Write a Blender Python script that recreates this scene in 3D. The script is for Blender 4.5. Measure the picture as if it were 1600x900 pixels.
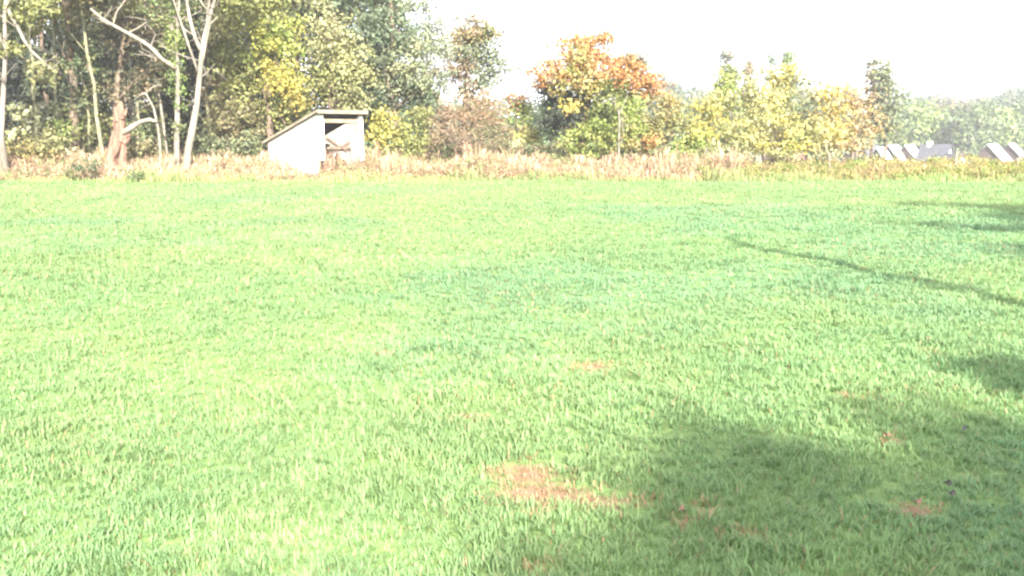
import bpy, math, random
import numpy as np
from mathutils import Vector
for o in list(bpy.data.objects): bpy.data.objects.remove(o)
SC = bpy.context.scene
COL = SC.collection
R = math.radians

# ------------------------------------------------------------------ camera, sky, sun, exposure
F, PITCH, EYE = 1386.0, R(10.02), 1.6
cam = bpy.data.cameras.new('camera'); cam_o = bpy.data.objects.new('camera', cam); COL.objects.link(cam_o)
cam.sensor_width = 36; cam.lens = 36*F/1600; cam.clip_start = .05; cam.clip_end = 6000
cam_o.location = (0, 0, EYE); cam_o.rotation_euler = (R(90)-PITCH, 0, 0); SC.camera = cam_o
SUN_EL, SUN_AZ = R(27), R(14)           # elevation; how far right of straight behind the camera
SUN = np.array([math.sin(SUN_AZ)*math.cos(SUN_EL), -math.cos(SUN_AZ)*math.cos(SUN_EL), math.sin(SUN_EL)])
w = bpy.data.worlds.new('World'); SC.world = w; w.use_nodes = True
nt = w.node_tree; bg = nt.nodes['Background']
sky = nt.nodes.new('ShaderNodeTexSky'); sky.sky_type = 'NISHITA'; sky.sun_disc = False
sky.sun_elevation = SUN_EL; sky.sun_rotation = math.pi-SUN_AZ; sky.dust_density = 4; sky.air_density = 1.0
veil = nt.nodes.new('ShaderNodeMix'); veil.data_type = 'RGBA'; veil.inputs[0].default_value = .72
veil.inputs[7].default_value = (4.5, 4.6, 5.3, 1)     # thin white autumn haze over the blue
nt.links.new(sky.outputs[0], veil.inputs[6]); nt.links.new(veil.outputs[2], bg.inputs[0])
bg.inputs[1].default_value = .10
sl = bpy.data.lights.new('sun', 'SUN'); sl.energy = 4.2; sl.angle = R(.6); sl.color = (1, .945, .87)
so = bpy.data.objects.new('sun', sl); COL.objects.link(so)
so.rotation_euler = Vector(SUN).to_track_quat('Z', 'Y').to_euler()
SC.view_settings.view_transform = 'Standard'; SC.view_settings.look = 'None'; SC.view_settings.gamma = 1
SC.view_settings.exposure = 2.97; SC.view_settings.use_curve_mapping = False
SC.render.engine = 'CYCLES'
cy = SC.cycles; cy.max_bounces = 6; cy.diffuse_bounces = 3; cy.transmission_bounces = 3; cy.volume_bounces = 0; cy.sample_clamp_indirect = 6
cy.pixel_filter_type = 'BLACKMAN_HARRIS'; cy.filter_width = 2.4
cy.use_denoising = True

FWD = np.array([0, math.cos(PITCH), -math.sin(PITCH)]); UP = np.array([0, math.sin(PITCH), math.cos(PITCH)])
def at(px, py, Y):
    d = FWD + (px-800)/F*np.array([1., 0, 0]) - (py-450)/F*UP
    return np.array([0, 0, EYE]) + d*(Y/d[1])
def ppm(Y): return F/Y                     # photo pixels per metre at that distance

# ------------------------------------------------------------------ helpers
def sstep(a, b, x):
    t = np.clip((np.asarray(x, float)-a)/(b-a), 0, 1); return t*t*(3-2*t)
def vnoise(x, y, s, seed=0):
    x = np.asarray(x, float)/s; y = np.asarray(y, float)/s
    xi = np.floor(x).astype(np.int64); yi = np.floor(y).astype(np.int64); fx = x-xi; fy = y-yi
    fx = fx*fx*(3-2*fx); fy = fy*fy*(3-2*fy)
    def h(a, b):
        n = (a*374761393 + b*668265263 + seed*1442695041) & 0x7fffffff
        n = ((n ^ (n >> 13))*1274126177) & 0x7fffffff
        return ((n ^ (n >> 16)) & 0xffff)/65535.
    return (h(xi, yi)*(1-fx)+h(xi+1, yi)*fx)*(1-fy) + (h(xi, yi+1)*(1-fx)+h(xi+1, yi+1)*fx)*fy
def height(x, y):
    x = np.asarray(x, float); y = np.asarray(y, float)
    z = (vnoise(x, y, 5, 1)-.5)*.10 + (vnoise(x, y, 1.6, 2)-.5)*.035
    side = sstep(.03, .20, x/np.maximum(y, 1))
    z = z - 6.5*sstep(36, 140, y)*side*(1-sstep(400, 900, y))
    z = z + 3.0*sstep(220, 500, y)
    return z
def zh(x, y): return float(height(x, y))

def mesh_obj(name, verts, faces, mat, parent=None, loc=None, col=None, smooth=False, nv=None):
    """verts Nx3 array; faces: list of tuples, or an MxK int array (all of K corners)"""
    me = bpy.data.meshes.new(name)
    if isinstance(faces, np.ndarray):
        v = np.asarray(verts, np.float32); k = faces.shape[1]
        me.vertices.add(len(v)); me.vertices.foreach_set('co', v.ravel())
        me.loops.add(faces.size); me.loops.foreach_set('vertex_index', faces.ravel().astype(np.int32))
        me.polygons.add(len(faces)); me.polygons.foreach_set('loop_start', np.arange(0, faces.size, k, dtype=np.int32))
        me.update(calc_edges=True)
    else:
        me.from_pydata([tuple(map(float, q)) for q in verts], [], faces)
    if col is not None:
        a = me.color_attributes.new('Col', 'FLOAT_COLOR', 'POINT')
        c = np.ones((len(me.vertices), 4), np.float32); c[:, :3] = col; a.data.foreach_set('color', c.ravel())
    if smooth: me.polygons.foreach_set('use_smooth', np.ones(len(me.polygons), bool))
    me.materials.append(mat)
    o = bpy.data.objects.new(name, me); COL.objects.link(o)
    if parent: o.parent = parent
    if loc is not None: o.location = tuple(map(float, loc))
    return o
def tag(o, label=None, cat=None, group=None, kind=None):
    for k, v in (('label', label), ('category', cat), ('group', group), ('kind', kind)):
        if v: o[k] = v
    return o
def empty(name, loc):
    o = bpy.data.objects.new(name, None); o.empty_display_size = .2; COL.objects.link(o); o.location = tuple(map(float, loc)); return o

def nodes(name):
    m = bpy.data.materials.new(name); m.use_nodes = True; t = m.node_tree; return m, t, t.nodes['Principled BSDF']
def leaf_mat(name, transl=.32, rough=.6):
    m, t, b = nodes(name); N = t.nodes
    a = N.new('ShaderNodeVertexColor'); a.layer_name = 'Col'
    t.links.new(a.outputs[0], b.inputs['Base Color']); b.inputs['Roughness'].default_value = rough
    b.inputs['Specular IOR Level'].default_value = .3
    tr = N.new('ShaderNodeBsdfTranslucent'); mx = N.new('ShaderNodeMixShader'); mx.inputs[0].default_value = transl
    hs = N.new('ShaderNodeHueSaturation'); hs.inputs['Saturation'].default_value = 1.15; hs.inputs['Value'].default_value = 1.2
    t.links.new(a.outputs[0], hs.inputs['Color']); t.links.new(hs.outputs[0], tr.inputs[0])
    t.links.new(b.outputs[0], mx.inputs[1]); t.links.new(tr.outputs[0], mx.inputs[2])
    t.links.new(mx.outputs[0], N['Material Output'].inputs[0]); return m
def rough_mat(name, c1, c2, scale=8., rough=.85, bump=.4, stretch=(1, 1, 1), c3=None, spec=.25):
    m, t, b = nodes(name); N = t.nodes
    tc = N.new('ShaderNodeTexCoord'); mp = N.new('ShaderNodeMapping'); mp.inputs['Scale'].default_value = stretch
    n = N.new('ShaderNodeTexNoise'); n.inputs['Scale'].default_value = scale; n.inputs['Detail'].default_value = 6; n.inputs['Roughness'].default_value = .65
    cr = N.new('ShaderNodeValToRGB'); cr.color_ramp.elements[0].position = .35; cr.color_ramp.elements[1].position = .65
    cr.color_ramp.elements[0].color = (*c1, 1); cr.color_ramp.elements[1].color = (*c2, 1)
    if c3: e = cr.color_ramp.elements.new(.9); e.color = (*c3, 1)
    bp = N.new('ShaderNodeBump'); bp.inputs['Strength'].default_value = bump; bp.inputs['Distance'].default_value = .02
    L = t.links.new
    L(tc.outputs['Object'], mp.inputs[0]); L(mp.outputs[0], n.inputs[0]); L(n.outputs[0], cr.inputs[0]); L(cr.outputs[0], b.inputs[0])
    L(n.outputs[0], bp.inputs['Height']); L(bp.outputs[0], b.inputs['Normal'])
    b.inputs['Roughness'].default_value = rough; b.inputs['Specular IOR Level'].default_value = spec
    return m
M = dict(
    leaf=leaf_mat('leaf'), grass=leaf_mat('grass_blade', .42, .6), dry=leaf_mat('dry_stalk', .2, .8),
    pale=rough_mat('pale_bark', (.08, .072, .056), (.19, .168, .135), 5, stretch=(1, 1, .25)),
    bark=rough_mat('brown_bark', (.05, .035, .025), (.14, .105, .075), 6, stretch=(1, 1, .25)),
    ivy=rough_mat('ivied_bark', (.07, .075, .04), (.17, .16, .10), 6, stretch=(1, 1, .3)),
    snag=rough_mat('weathered_red_wood', (.065, .036, .025), (.175, .10, .068), 7, stretch=(1, 1, .15), c3=(.2, .13, .09)),
    white=rough_mat('weathered_white_paint', (.70, .68, .68), (.82, .80, .80), 3, bump=.1, stretch=(1, 1, .4)),
    wood=rough_mat('old_brown_wood', (.10, .055, .035), (.22, .14, .10), 9, stretch=(1, 1, .2)),
    cream=rough_mat('pale_board', (.10, .085, .06), (.19, .165, .12), 6, stretch=(.3, 1, 1)),
    felt=rough_mat('roofing_felt', (.035, .035, .035), (.09, .085, .08), 10),
    dark=rough_mat('dark_boards', (.025, .018, .018), (.06, .04, .035), 8),
    slate=rough_mat('slate', (.03, .031, .038), (.06, .061, .07), 3),
    render=rough_mat('white_render', (.66, .65, .64), (.80, .79, .78), 1.5, bump=.05),
    brick=rough_mat('brick', (.07, .04, .032), (.13, .08, .065), 5),
    glare=rough_mat('white_roof_glare', (.60, .60, .60), (.78, .77, .76), 1.5, bump=.05),  # white stands in for sun glare on the roof slopes
    brown=rough_mat('brown_roof_tile', (.03, .022, .018), (.06, .043, .036), 4),
    door=rough_mat('stained_cream_paint', (.11, .095, .08), (.24, .21, .18), 4, bump=.1, stretch=(1, 1, .3)),
    glass=rough_mat('window_glass', (.02, .025, .03), (.05, .06, .07), 1, rough=.1, bump=0, spec=.6),
)

def tube(pts, rad, seg=6, wob=0., rng=None):
    pts = np.asarray(pts, float); n = len(pts); V = []; Fc = []
    tan = np.gradient(pts, axis=0); tan /= np.linalg.norm(tan, axis=1)[:, None]+1e-9
    for i in range(n):
        ref = np.array([0, 1., 0]) if abs(tan[i][2]) > .8 else np.array([0, 0, 1.])
        u = np.cross(tan[i], ref); u /= np.linalg.norm(u); v = np.cross(tan[i], u)
        for k in range(seg):
            a = 2*math.pi*k/seg; r = rad[i]*(1+(rng.uniform(-wob, wob) if rng is not None else 0))
            V.append(pts[i]+r*(u*math.cos(a)+v*math.sin(a)))
    for i in range(n-1):
        for k in range(seg):
            a = i*seg+k; b = i*seg+(k+1) % seg; Fc.append((a, b, b+seg, a+seg))
    V.append(pts[-1]+tan[-1]*rad[-1]); V.append(pts[0])
    for k in range(seg):
        b = (n-1)*seg; Fc.append((b+k, b+(k+1) % seg, n*seg, n*seg)); Fc.append(((k+1) % seg, k, n*seg+1, n*seg+1))
    return V, [f if f[2] != f[3] else f[:3] for f in Fc]
class MB:
    def __init__(s): s.V = []; s.F = []
    def add(s, V, Fc):
        o = len(s.V); s.V += [tuple(v) for v in V]; s.F += [tuple(i+o for i in f) for f in Fc]; return s
    def tube(s, pts, rad, seg=6, wob=0, rng=None): return s.add(*tube(pts, rad, seg, wob, rng))
    def hexa(s, p):      # 8 corners: bottom 4 ccw, top 4 ccw
        return s.add(p, [(3, 2, 1, 0), (4, 5, 6, 7), (0, 1, 5, 4), (1, 2, 6, 5), (2, 3, 7, 6), (3, 0, 4, 7)])
    def box(s, x0, x1, y0, y1, z0, z1):
        return s.hexa([(x0, y0, z0), (x1, y0, z0), (x1, y1, z0), (x0, y1, z0), (x0, y0, z1), (x1, y0, z1), (x1, y1, z1), (x0, y1, z1)])
    def build(s, name, mat, parent=None, loc=None, smooth=False): return mesh_obj(name, s.V, s.F, mat, parent, loc, smooth=smooth)

def bez(a, b, c, n):
    t = np.linspace(0, 1, n)[:, None]; a, b, c = map(np.asarray, (a, b, c))
    return (1-t)**2*a + 2*t*(1-t)*b + t*t*c

def leaf_quads(P, Nn, size, rng, ratio=.62):
    """rhombic leaves, slightly folded: P centres, Nn normals"""
    n = len(P); r = rng.normal(size=(n, 3)); u = np.cross(Nn, r); u /= np.linalg.norm(u, axis=1)[:, None]+1e-9
    v = np.cross(Nn, u); s = size*rng.uniform(.6, 1.35, (n, 1))
    fold = Nn*s*.18
    V = np.empty((n, 4, 3)); V[:, 0] = P-u*s*.5; V[:, 1] = P+v*s*.5*ratio+fold; V[:, 2] = P+u*s*.5; V[:, 3] = P-v*s*.5*ratio+fold
    return V.reshape(-1, 3)
def quads(n): return np.arange(n*4).reshape(n, 4)

def foliage(clumps, rng, size, per, cr, palette, flat=.65, jitter=.36, spread=.35):
    """clumps: Nx3 centres (each a spray of leaves); palette: Nx3 colour for every clump"""
    n = len(clumps); out = rng.normal(size=(n*per, 3)); out[:, 2] *= flat
    rad = (np.repeat(cr, per) if np.ndim(cr) else np.full(n*per, cr))[:, None]
    P = np.repeat(clumps, per, 0)+out*rad*.55
    d = out/(np.linalg.norm(out, axis=1)[:, None]+1e-9)
    Nn = rng.normal(size=P.shape)*.55 + d*.7 + np.array([0, 0, .35]); Nn /= np.linalg.norm(Nn, axis=1)[:, None]
    c = np.repeat(palette, per, 0)*rng.uniform(1-jitter, 1+jitter, (len(P), 1))*rng.uniform(.93, 1.07, (len(P), 3))
    return leaf_quads(P, Nn, size, rng), np.repeat(np.clip(c, 0, 1), 4, 0)

# leaf colours (real-world base colours; dark has the wood's shade painted in)
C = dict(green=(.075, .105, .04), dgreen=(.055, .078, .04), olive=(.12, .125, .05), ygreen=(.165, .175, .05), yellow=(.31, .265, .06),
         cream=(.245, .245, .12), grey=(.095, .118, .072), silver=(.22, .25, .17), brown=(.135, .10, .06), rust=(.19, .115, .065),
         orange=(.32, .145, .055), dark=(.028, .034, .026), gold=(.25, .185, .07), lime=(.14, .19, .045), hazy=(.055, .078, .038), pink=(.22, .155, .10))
def tree(name, label, cat, Y, base_px, lobes, size=.135, dens=2.2, per=42, trunk=None, tr=.12, bark='bark', limbs=9, seed=0,
         mix=.35, group=None, twigs=0, leaves_name='crown', cr=.42, mat='leaf', base_z=None, stem=True, shell=2.4):
    """lobes in photo pixels at distance Y+dy: (px, py, rx, ry, dy, colour, colour2)"""
    rng = np.random.default_rng(seed); rnd = random.Random(seed)
    b = at(base_px, 230, Y); base = np.array([b[0], Y, zh(b[0], Y)-.05])
    root = tag(empty(name, base), label, cat, group)
    CL = []; PAL = []
    for L in lobes:
        px, py, rx, ry, dy, c1, c2 = L
        k = ppm(Y+dy); c = at(px, py, Y+dy); rad = np.array([rx/k, .5*(rx+ry)/k*.9, ry/k])
        # amount follows the lobe's surface
        S = 4*math.pi*((rad[0]*rad[1])**1.6+(rad[0]*rad[2])**1.6+(rad[1]*rad[2])**1.6)**(1/1.6)/3**(1/1.6)
        n = max(5, int(S*dens*1.45))
        d = rng.normal(size=(n, 3)); d /= np.linalg.norm(d, axis=1)[:, None]
        rr = rng.uniform(0, 1, (n, 1))**(1/shell)
        bump = 1+.22*np.sin(d[:, :1]*5+seed)*np.cos(d[:, 2:]*6+seed*2)
        P = c+d*rr*rad*bump
        P[:, 2] = np.maximum(P[:, 2], height(P[:, 0], P[:, 1])+.15)
        m = np.clip(rng.normal(mix, .28, (n, 1)), 0, 1)
        CL.append(P); PAL.append(np.array(C[c1])*(1-m)+np.array(C[c2])*m)
    CL = np.concatenate(CL); PAL = np.concatenate(PAL)
    crs = cr*rng.uniform(.6, 1.35, len(CL))
    V, c = foliage(CL, rng, size, per, crs, PAL)
    tb = MB()
    top = CL.mean(0); hi = CL[np.argmax(CL[:, 2])]
    if trunk is None:
        tp = bez(base, [base[0]+(top[0]-base[0])*.3, Y, (top[2]*.5+base[2]*.5)], [top[0], top[1], top[2]*.4+hi[2]*.6], 9)
        tp += rng.normal(size=tp.shape)*np.array([.5, .5, 0])*tr*np.linspace(0, 1, 9)[:, None]
    else:
        tp = np.array([at(px, py, Y) if py is not None else base for px, py in trunk])
        tp[0] = [tp[0][0], Y, zh(tp[0][0], Y)-.05]
    n = len(tp); rad = tr*np.linspace(1, .25, n)**1.0; rad[0] *= 1.3
    if stem: tb.tube(tp-base, rad, 8, .08, rng)
    for i in range(limbs):
        k = rnd.randrange(max(1, n//3), n) if stem else 0
        j = int(rng.choice(np.argsort(np.linalg.norm(CL-tp[k], axis=1))[:max(6, len(CL)//2)]))
        a = tp[k] if stem else base+np.array([rnd.uniform(-.3, .3), rnd.uniform(-.3, .3), 0]); e = CL[j]
        q = bez(a, (a+e)/2+np.array([rnd.uniform(-.2, .2), rnd.uniform(-.2, .2), .12*np.linalg.norm(e-a)]), e, 6)
        r0 = max(.012, min(rad[k]*.6 if stem else tr*.5, tr*.5)); tb.tube(q-base, r0*np.linspace(1, .2, 6), 5)
        for _ in range(twigs):
            s = q[rnd.randrange(2, 6)]; e2 = CL[int(rng.choice(np.argsort(np.linalg.norm(CL-s, axis=1))[1:12]))]
            tb.tube(bez(s, (s+e2)/2+np.array([0, 0, .08]), e2, 4)-base, r0*.4*np.linspace(1, .3, 4), 4)
    if tb.V: tb.build('trunk' if stem else 'stems', M[bark], root, smooth=True)
    mesh_obj(leaves_name, V-base, quads(len(V)//4), M[mat], root, col=c)
    return root, base, tb

# ------------------------------------------------------------------ autumn air
hz_ = MB().box(-1500, 1500, -60, 1400, -9.5, 30)
hm = bpy.data.materials.new('air'); hm.use_nodes = True; ht = hm.node_tree; ht.nodes.clear()
pv = ht.nodes.new('ShaderNodeVolumePrincipled'); pv.inputs['Density'].default_value = .0006; pv.inputs['Color'].default_value = (.93, .95, .96, 1); pv.inputs['Anisotropy'].default_value = 0
ho = ht.nodes.new('ShaderNodeOutputMaterial'); ht.links.new(pv.outputs[0], ho.inputs['Volume'])
tag(hz_.build('haze', hm), kind='stuff')

# ------------------------------------------------------------------ ground
def axis(lo, hi, n, fine):
    t = np.linspace(-1, 1, n); s = np.sinh(t*fine)/math.sinh(fine)
    return np.where(s < 0, -s*lo, s*hi)
gx = axis(-3000, 3000, 261, 6.2); gy = axis(-400, 4500, 301, 6.6)+6
X, Y = np.meshgrid(gx, gy); Z = height(X, Y); nx = len(gx); ny = len(gy)
V = np.stack([X, Y, Z], -1).reshape(-1, 3); i = np.arange((ny-1)*(nx-1)); r_, c_ = i//(nx-1), i % (nx-1); a = r_*nx+c_
gm, t, b = nodes('field_soil'); N = t.nodes; L = t.links.new
g = N.new('ShaderNodeNewGeometry'); n1 = N.new('ShaderNodeTexNoise'); n1.inputs['Scale'].default_value = 1.2; n1.inputs['Detail'].default_value = 8
n2 = N.new('ShaderNodeTexNoise'); n2.inputs['Scale'].default_value = 26; n2.inputs['Detail'].default_value = 5
L(g.outputs['Position'], n1.inputs[0]); L(g.outputs['Position'], n2.inputs[0])
r1 = N.new('ShaderNodeValToRGB'); r1.color_ramp.elements[0].color = (.085, .145, .05, 1); r1.color_ramp.elements[1].color = (.14, .20, .065, 1)
r1.color_ramp.elements[0].position = .3; r1.color_ramp.elements[1].position = .7
r2 = N.new('ShaderNodeValToRGB'); r2.color_ramp.elements[0].color = (.5, .42, .36, 1); r2.color_ramp.elements[1].color = (1, 1, 1, 1)
r2.color_ramp.elements[0].position = .3; r2.color_ramp.elements[1].position = .62
mx = N.new('ShaderNodeMix'); mx.data_type = 'RGBA'; mx.blend_type = 'MULTIPLY'; mx.inputs[0].default_value = .6
L(n1.outputs[0], r1.inputs[0]); L(n2.outputs[0], r2.inputs[0]); L(r1.outputs[0], mx.inputs[6]); L(r2.outputs[0], mx.inputs[7]); L(mx.outputs[2], b.inputs[0])
bp = N.new('ShaderNodeBump'); bp.inputs['Strength'].default_value = .6; bp.inputs['Distance'].default_value = .02
L(n2.outputs[0], bp.inputs['Height']); L(bp.outputs[0], b.inputs['Normal']); b.inputs['Roughness'].default_value = .95; b.inputs['Specular IOR Level'].default_value = .1
GROUND_V, GROUND_F = V, np.stack([a, a+1, a+1+nx, a+nx], 1)

# ------------------------------------------------------------------ meadow grass
def ground_pt(px, py):
    d = at(px, py, 1)-np.array([0, 0, EYE]); s = -EYE/d[2]; return d[0]*s, d[1]*s
PATCH = [(822, 745, .17, .10), (838, 775, .19, .12), (875, 777, .12, .08), (940, 788, .17, .055), (730, 657, .11, .06), (598, 553, .13, .06), (925, 578, .15, .08),
         (1430, 800, .09, .045), (1385, 690, .08, .04), (1065, 820, .04, .03), (850, 893, .08, .03), (1340, 620, .12, .04), (1095, 800, .04, .05), (1450, 545, .08, .05), (1170, 840, .09, .03)]
PATCH = [(*ground_pt(px, py), rx, ry) for px, py, rx, ry in PATCH]
PATCH = [(x, y, rx, ry*1.6) for x, y, rx, ry in PATCH]
acc = None
for x_, y_, rx_, ry_ in PATCH[:9]:
    mp = N.new('ShaderNodeMapping'); mp.inputs['Scale'].default_value = (1/(rx_*1.5), 1/(ry_*1.5), .01); mp.inputs['Location'].default_value = (-x_/(rx_*1.5), -y_/(ry_*1.5), 0)
    gr = N.new('ShaderNodeTexGradient'); gr.gradient_type = 'SPHERICAL'; L(g.outputs['Position'], mp.inputs[0]); L(mp.outputs[0], gr.inputs[0])
    if acc is None: acc = gr.outputs['Fac']
    else: m_ = N.new('ShaderNodeMath'); m_.operation = 'MAXIMUM'; L(acc, m_.inputs[0]); L(gr.outputs['Fac'], m_.inputs[1]); acc = m_.outputs[0]
m1_ = N.new('ShaderNodeMath'); m1_.operation = 'MULTIPLY_ADD'; L(n2.outputs[0], m1_.inputs[0]); m1_.inputs[1].default_value = 1.8; m1_.inputs[2].default_value = -.9
m2_ = N.new('ShaderNodeMath'); m2_.operation = 'ADD'; L(m1_.outputs[0], m2_.inputs[0]); L(acc, m2_.inputs[1])
mr = N.new('ShaderNodeMapRange'); mr.inputs[1].default_value = .25; mr.inputs[2].default_value = .8; L(m2_.outputs[0], mr.inputs[0])
ms = N.new('ShaderNodeMix'); ms.data_type = 'RGBA'; ms.inputs[7].default_value = (.15, .10, .06, 1); L(mr.outputs[0], ms.inputs[0]); L(mx.outputs[2], ms.inputs[6]); L(ms.outputs[2], b.inputs[0])
tag(mesh_obj('ground', GROUND_V, GROUND_F, gm, smooth=True), kind='structure')
def patch(x, y):
    m = np.zeros(len(x)); wob = vnoise(x, y, .12, 7)*.9+vnoise(x, y, .05, 8)*.5
    for px, py, rx, ry in PATCH:
        d = np.sqrt(((x-px)/rx)**2+((y-py)/ry)**2); m = np.maximum(m, 1-sstep(.2, 1.7, d+wob*1.3-.7))
    return m
def meadow():
    rng = np.random.default_rng(5)
    T = []
    edges = np.concatenate([np.arange(1.6, 8, .4), np.arange(8, 31, 1.0)])
    for y0, y1 in zip(edges[:-1], edges[1:]):
        ym = (y0+y1)/2; hw = .70*ym+1.6; dens = 1250*(3/max(ym, 3))**1.12
        n = int(dens*2*hw*(y1-y0)); T.append(np.stack([rng.uniform(-hw, hw, n), rng.uniform(y0, y1, n)], 1))
    T = np.concatenate(T); T = T[T[:, 1] < 28.4+vnoise(T[:, 0], T[:, 1]*0, 2.5, 3)*1.6+vnoise(T[:, 0], T[:, 1]*0, .6, 6)*.7]
    pt = patch(T[:, 0], T[:, 1]); T = T[rng.uniform(size=len(T)) > pt*.2]
    per = 8; n = len(T)*per
    tx = np.repeat(T[:, 0], per); ty = np.repeat(T[:, 1], per)
    sc = np.clip(ty/3, 1, 7)**.62
    ang = rng.uniform(0, 2*math.pi, n); off = rng.uniform(0, .028, n)*sc
    x = tx+np.cos(ang)*off; y = ty+np.sin(ang)*off; z = height(x, y)-.005
    pm = patch(x, y)
    tuft = vnoise(x, y, .45, 11)*.5+vnoise(x, y, .16, 12)*.5
    h = rng.uniform(.018, .052, n)*(.5+1.1*tuft)*(.75+.5*vnoise(x, y, 1.9, 14))*np.where(rng.uniform(size=n) < .03, 1.7, 1)*(1-.35*pm)*(1+.25*(sc-1)*.5)
    lean = h*rng.uniform(.25, 1.1, n); wd = rng.uniform(.0026, .0048, n)*sc*(1-.3*pm)
    la = ang+rng.normal(0, .5, n); dx, dy = np.cos(la), np.sin(la); sx, sy = -dy, dx
    B = np.empty((n, 5, 3))
    def put(i, k, hz, ww): B[:, i] = np.stack([x+dx*lean*k+sx*wd*ww, y+dy*lean*k+sy*wd*ww, z+h*hz], 1)
    put(0, 0, 0, -.5); put(1, 0, 0, .5); put(2, .38, .68, .55); put(3, .38, .68, -.55); put(4, 1, .92, 0)
    base = np.arange(n)*5
    # colour: blue-green and yellow-green drifts, pale blades, dead ones in the worn patches
    g1 = np.array([.118, .208, .090]); g2 = np.array([.158, .224, .086]); g3 = np.array([.102, .188, .098]); dead = np.array([.235, .135, .08]); straw = np.array([.26, .24, .13])
    m1 = np.clip(vnoise(x, y, 2.2, 21)*.55+vnoise(x, y, .5, 22)*.45+rng.normal(0, .13, n)+.16*(1-sstep(-4, 1, x))+.22*sstep(15, 25, y), 0, 1)[:, None]
    m3 = ((1-.7*sstep(17, 26, y))*sstep(.45, .8, vnoise(x, y, 3.1, 23)*.7+vnoise(x, y, .7, 24)*.3)*.7)[:, None]
    c = g1*(1-m1)+g2*m1; c = c*(1-m3)+g3*m3
    lum = (.91+.24*vnoise(x, y, .3, 25)*vnoise(x, y, 1.1, 26)*2)*rng.uniform(.78, 1.22, n); c = c*lum[:, None]
    s = (rng.uniform(size=n) < .035)[:, None]; c = np.where(s, straw*.8, c)
    dm = rng.uniform(size=n) < np.maximum(pm*.95, .05*vnoise(x, y, .9, 31)**2)
    c = np.where(dm[:, None], (dead*(.55+.8*rng.uniform(size=(n, 1)))+straw*.45*rng.uniform(size=(n, 1))), c)
    tri = np.concatenate([np.stack([base, base+1, base+2], 1), np.stack([base, base+2, base+3], 1), np.stack([base+3, base+2, base+4], 1)])
    o = mesh_obj('meadow_grass', B.reshape(-1, 3), tri, M['grass'], col=np.repeat(c, 5, 0))
    tag(o, 'bright green short meadow grass covering the whole field', 'grass', kind='stuff')
meadow()

# ------------------------------------------------------------------ rough dry margin at the field's edge
def weed_scale(x, y):
    px = x/y*F+800
    s_ = 1-.62*sstep(375, 470, px)*(1-sstep(500, 515, px))*(y < 30.8)-.25*sstep(505, 520, px)*(1-sstep(560, 600, px))*(y < 31.5)
    return s_*(.72+.5*vnoise(x, y, 2.6, 88))*(1-.45*(1-sstep(120, 190, px))*(y < 30.5))
def stalks(name, label, x0, x1, ya, yb, n, h0, h1, cols, seed, wd=.012, base=0, heads=True, ymod=None):
    rng = np.random.default_rng(seed)
    y = rng.uniform(ya, yb, n); x = rng.uniform(x0, x1, n)*y/29
    keep = (vnoise(x, y, .9, seed)*.75+rng.uniform(size=n)*.45 > .42) & (y > ya-.5+2.0*vnoise(x, y*0, 1.9, seed+9)+.8*vnoise(x, y*0, .35, seed+8))
    x, y = x[keep], y[keep]; n = len(x); z = height(x, y)-.03
    h = rng.uniform(h0, h1, n)*(.45+.85*vnoise(x, y, 1.3, seed+1)); h *= .55+.45*sstep(ya, ya+1.2, y)
    h *= (.45+1.1*vnoise(x, y, .35, seed+5)*(.5+vnoise(x, y, 1.0, seed+6)))*weed_scale(x, y); a = rng.uniform(0, 2*math.pi, n); ln = h*rng.uniform(.02, .38, n); dx, dy = np.cos(a)*ln, np.sin(a)*ln
    s = rng.uniform(0, 2*math.pi, n); sx, sy = np.cos(s)*wd*.5, np.sin(s)*wd*.5
    k = rng.uniform(.6, 1.7, n); hw = k*(1.6 if heads else .9)
    B = np.empty((n, 6, 3))
    for i, (kk, hz, ww) in enumerate(((0, 0, -1), (0, 0, 1), (.5, .72, None), (.5, .72, None), (.85, .95, None), (1, 1, 0))):
        if i == 2: W = k
        elif i == 3: W = -k
        elif i == 4: W = hw*2.0
        else: W = np.full(n, float(ww))
        B[:, i] = np.stack([x+dx*kk+sx*W, y+dy*kk+sy*W, z+h*hz], 1)
    b = np.arange(n)*6
    tri = np.concatenate([np.stack([b, b+1, b+2], 1), np.stack([b, b+2, b+3], 1), np.stack([b+3, b+2, b+4], 1), np.stack([b+3, b+4, b+5], 1)])
    cols = np.array(cols); w_ = np.clip(vnoise(x, y, 1.7, seed+2)*1.2+rng.normal(0, .22, n)-.1, 0, .999)*(len(cols)-1)
    i0 = w_.astype(int); f = (w_-i0)[:, None]; c = cols[i0]*(1-f)+cols[np.minimum(i0+1, len(cols)-1)]*f
    c = c*rng.uniform(.5, 1.5, (n, 1))
    tag(mesh_obj(name, B.reshape(-1, 3), tri, M['dry'], col=np.repeat(np.clip(c, 0, .8), 6, 0)), label, name.replace('_', ' '), kind='stuff')
DRY = [(.10, .12, .045), (.17, .10, .06), (.24, .16, .10), (.15, .075, .05), (.27, .20, .12), (.19, .12, .08), (.13, .13, .05)]
stalks('dry_weeds', 'tall reddish and straw coloured dead weeds along the field edge', -19, 7.5, 28.8, 33.5, 70000, .28, .66, [(.11, .14, .05), (.21, .13, .09), (.31, .22, .15), (.14, .15, .06), (.26, .14, .10), (.34, .27, .17), (.24, .13, .10), (.13, .15, .055), (.30, .2, .14)], 40, .011)
stalks('rough_grass', 'yellow green rough grass bank at the right end of the field edge', 5.5, 20, 28.4, 36, 42000, .12, .40,
       [(.07, .10, .03), (.15, .16, .045), (.22, .17, .09), (.11, .13, .035), (.18, .12, .07)], 44, .013)
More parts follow.
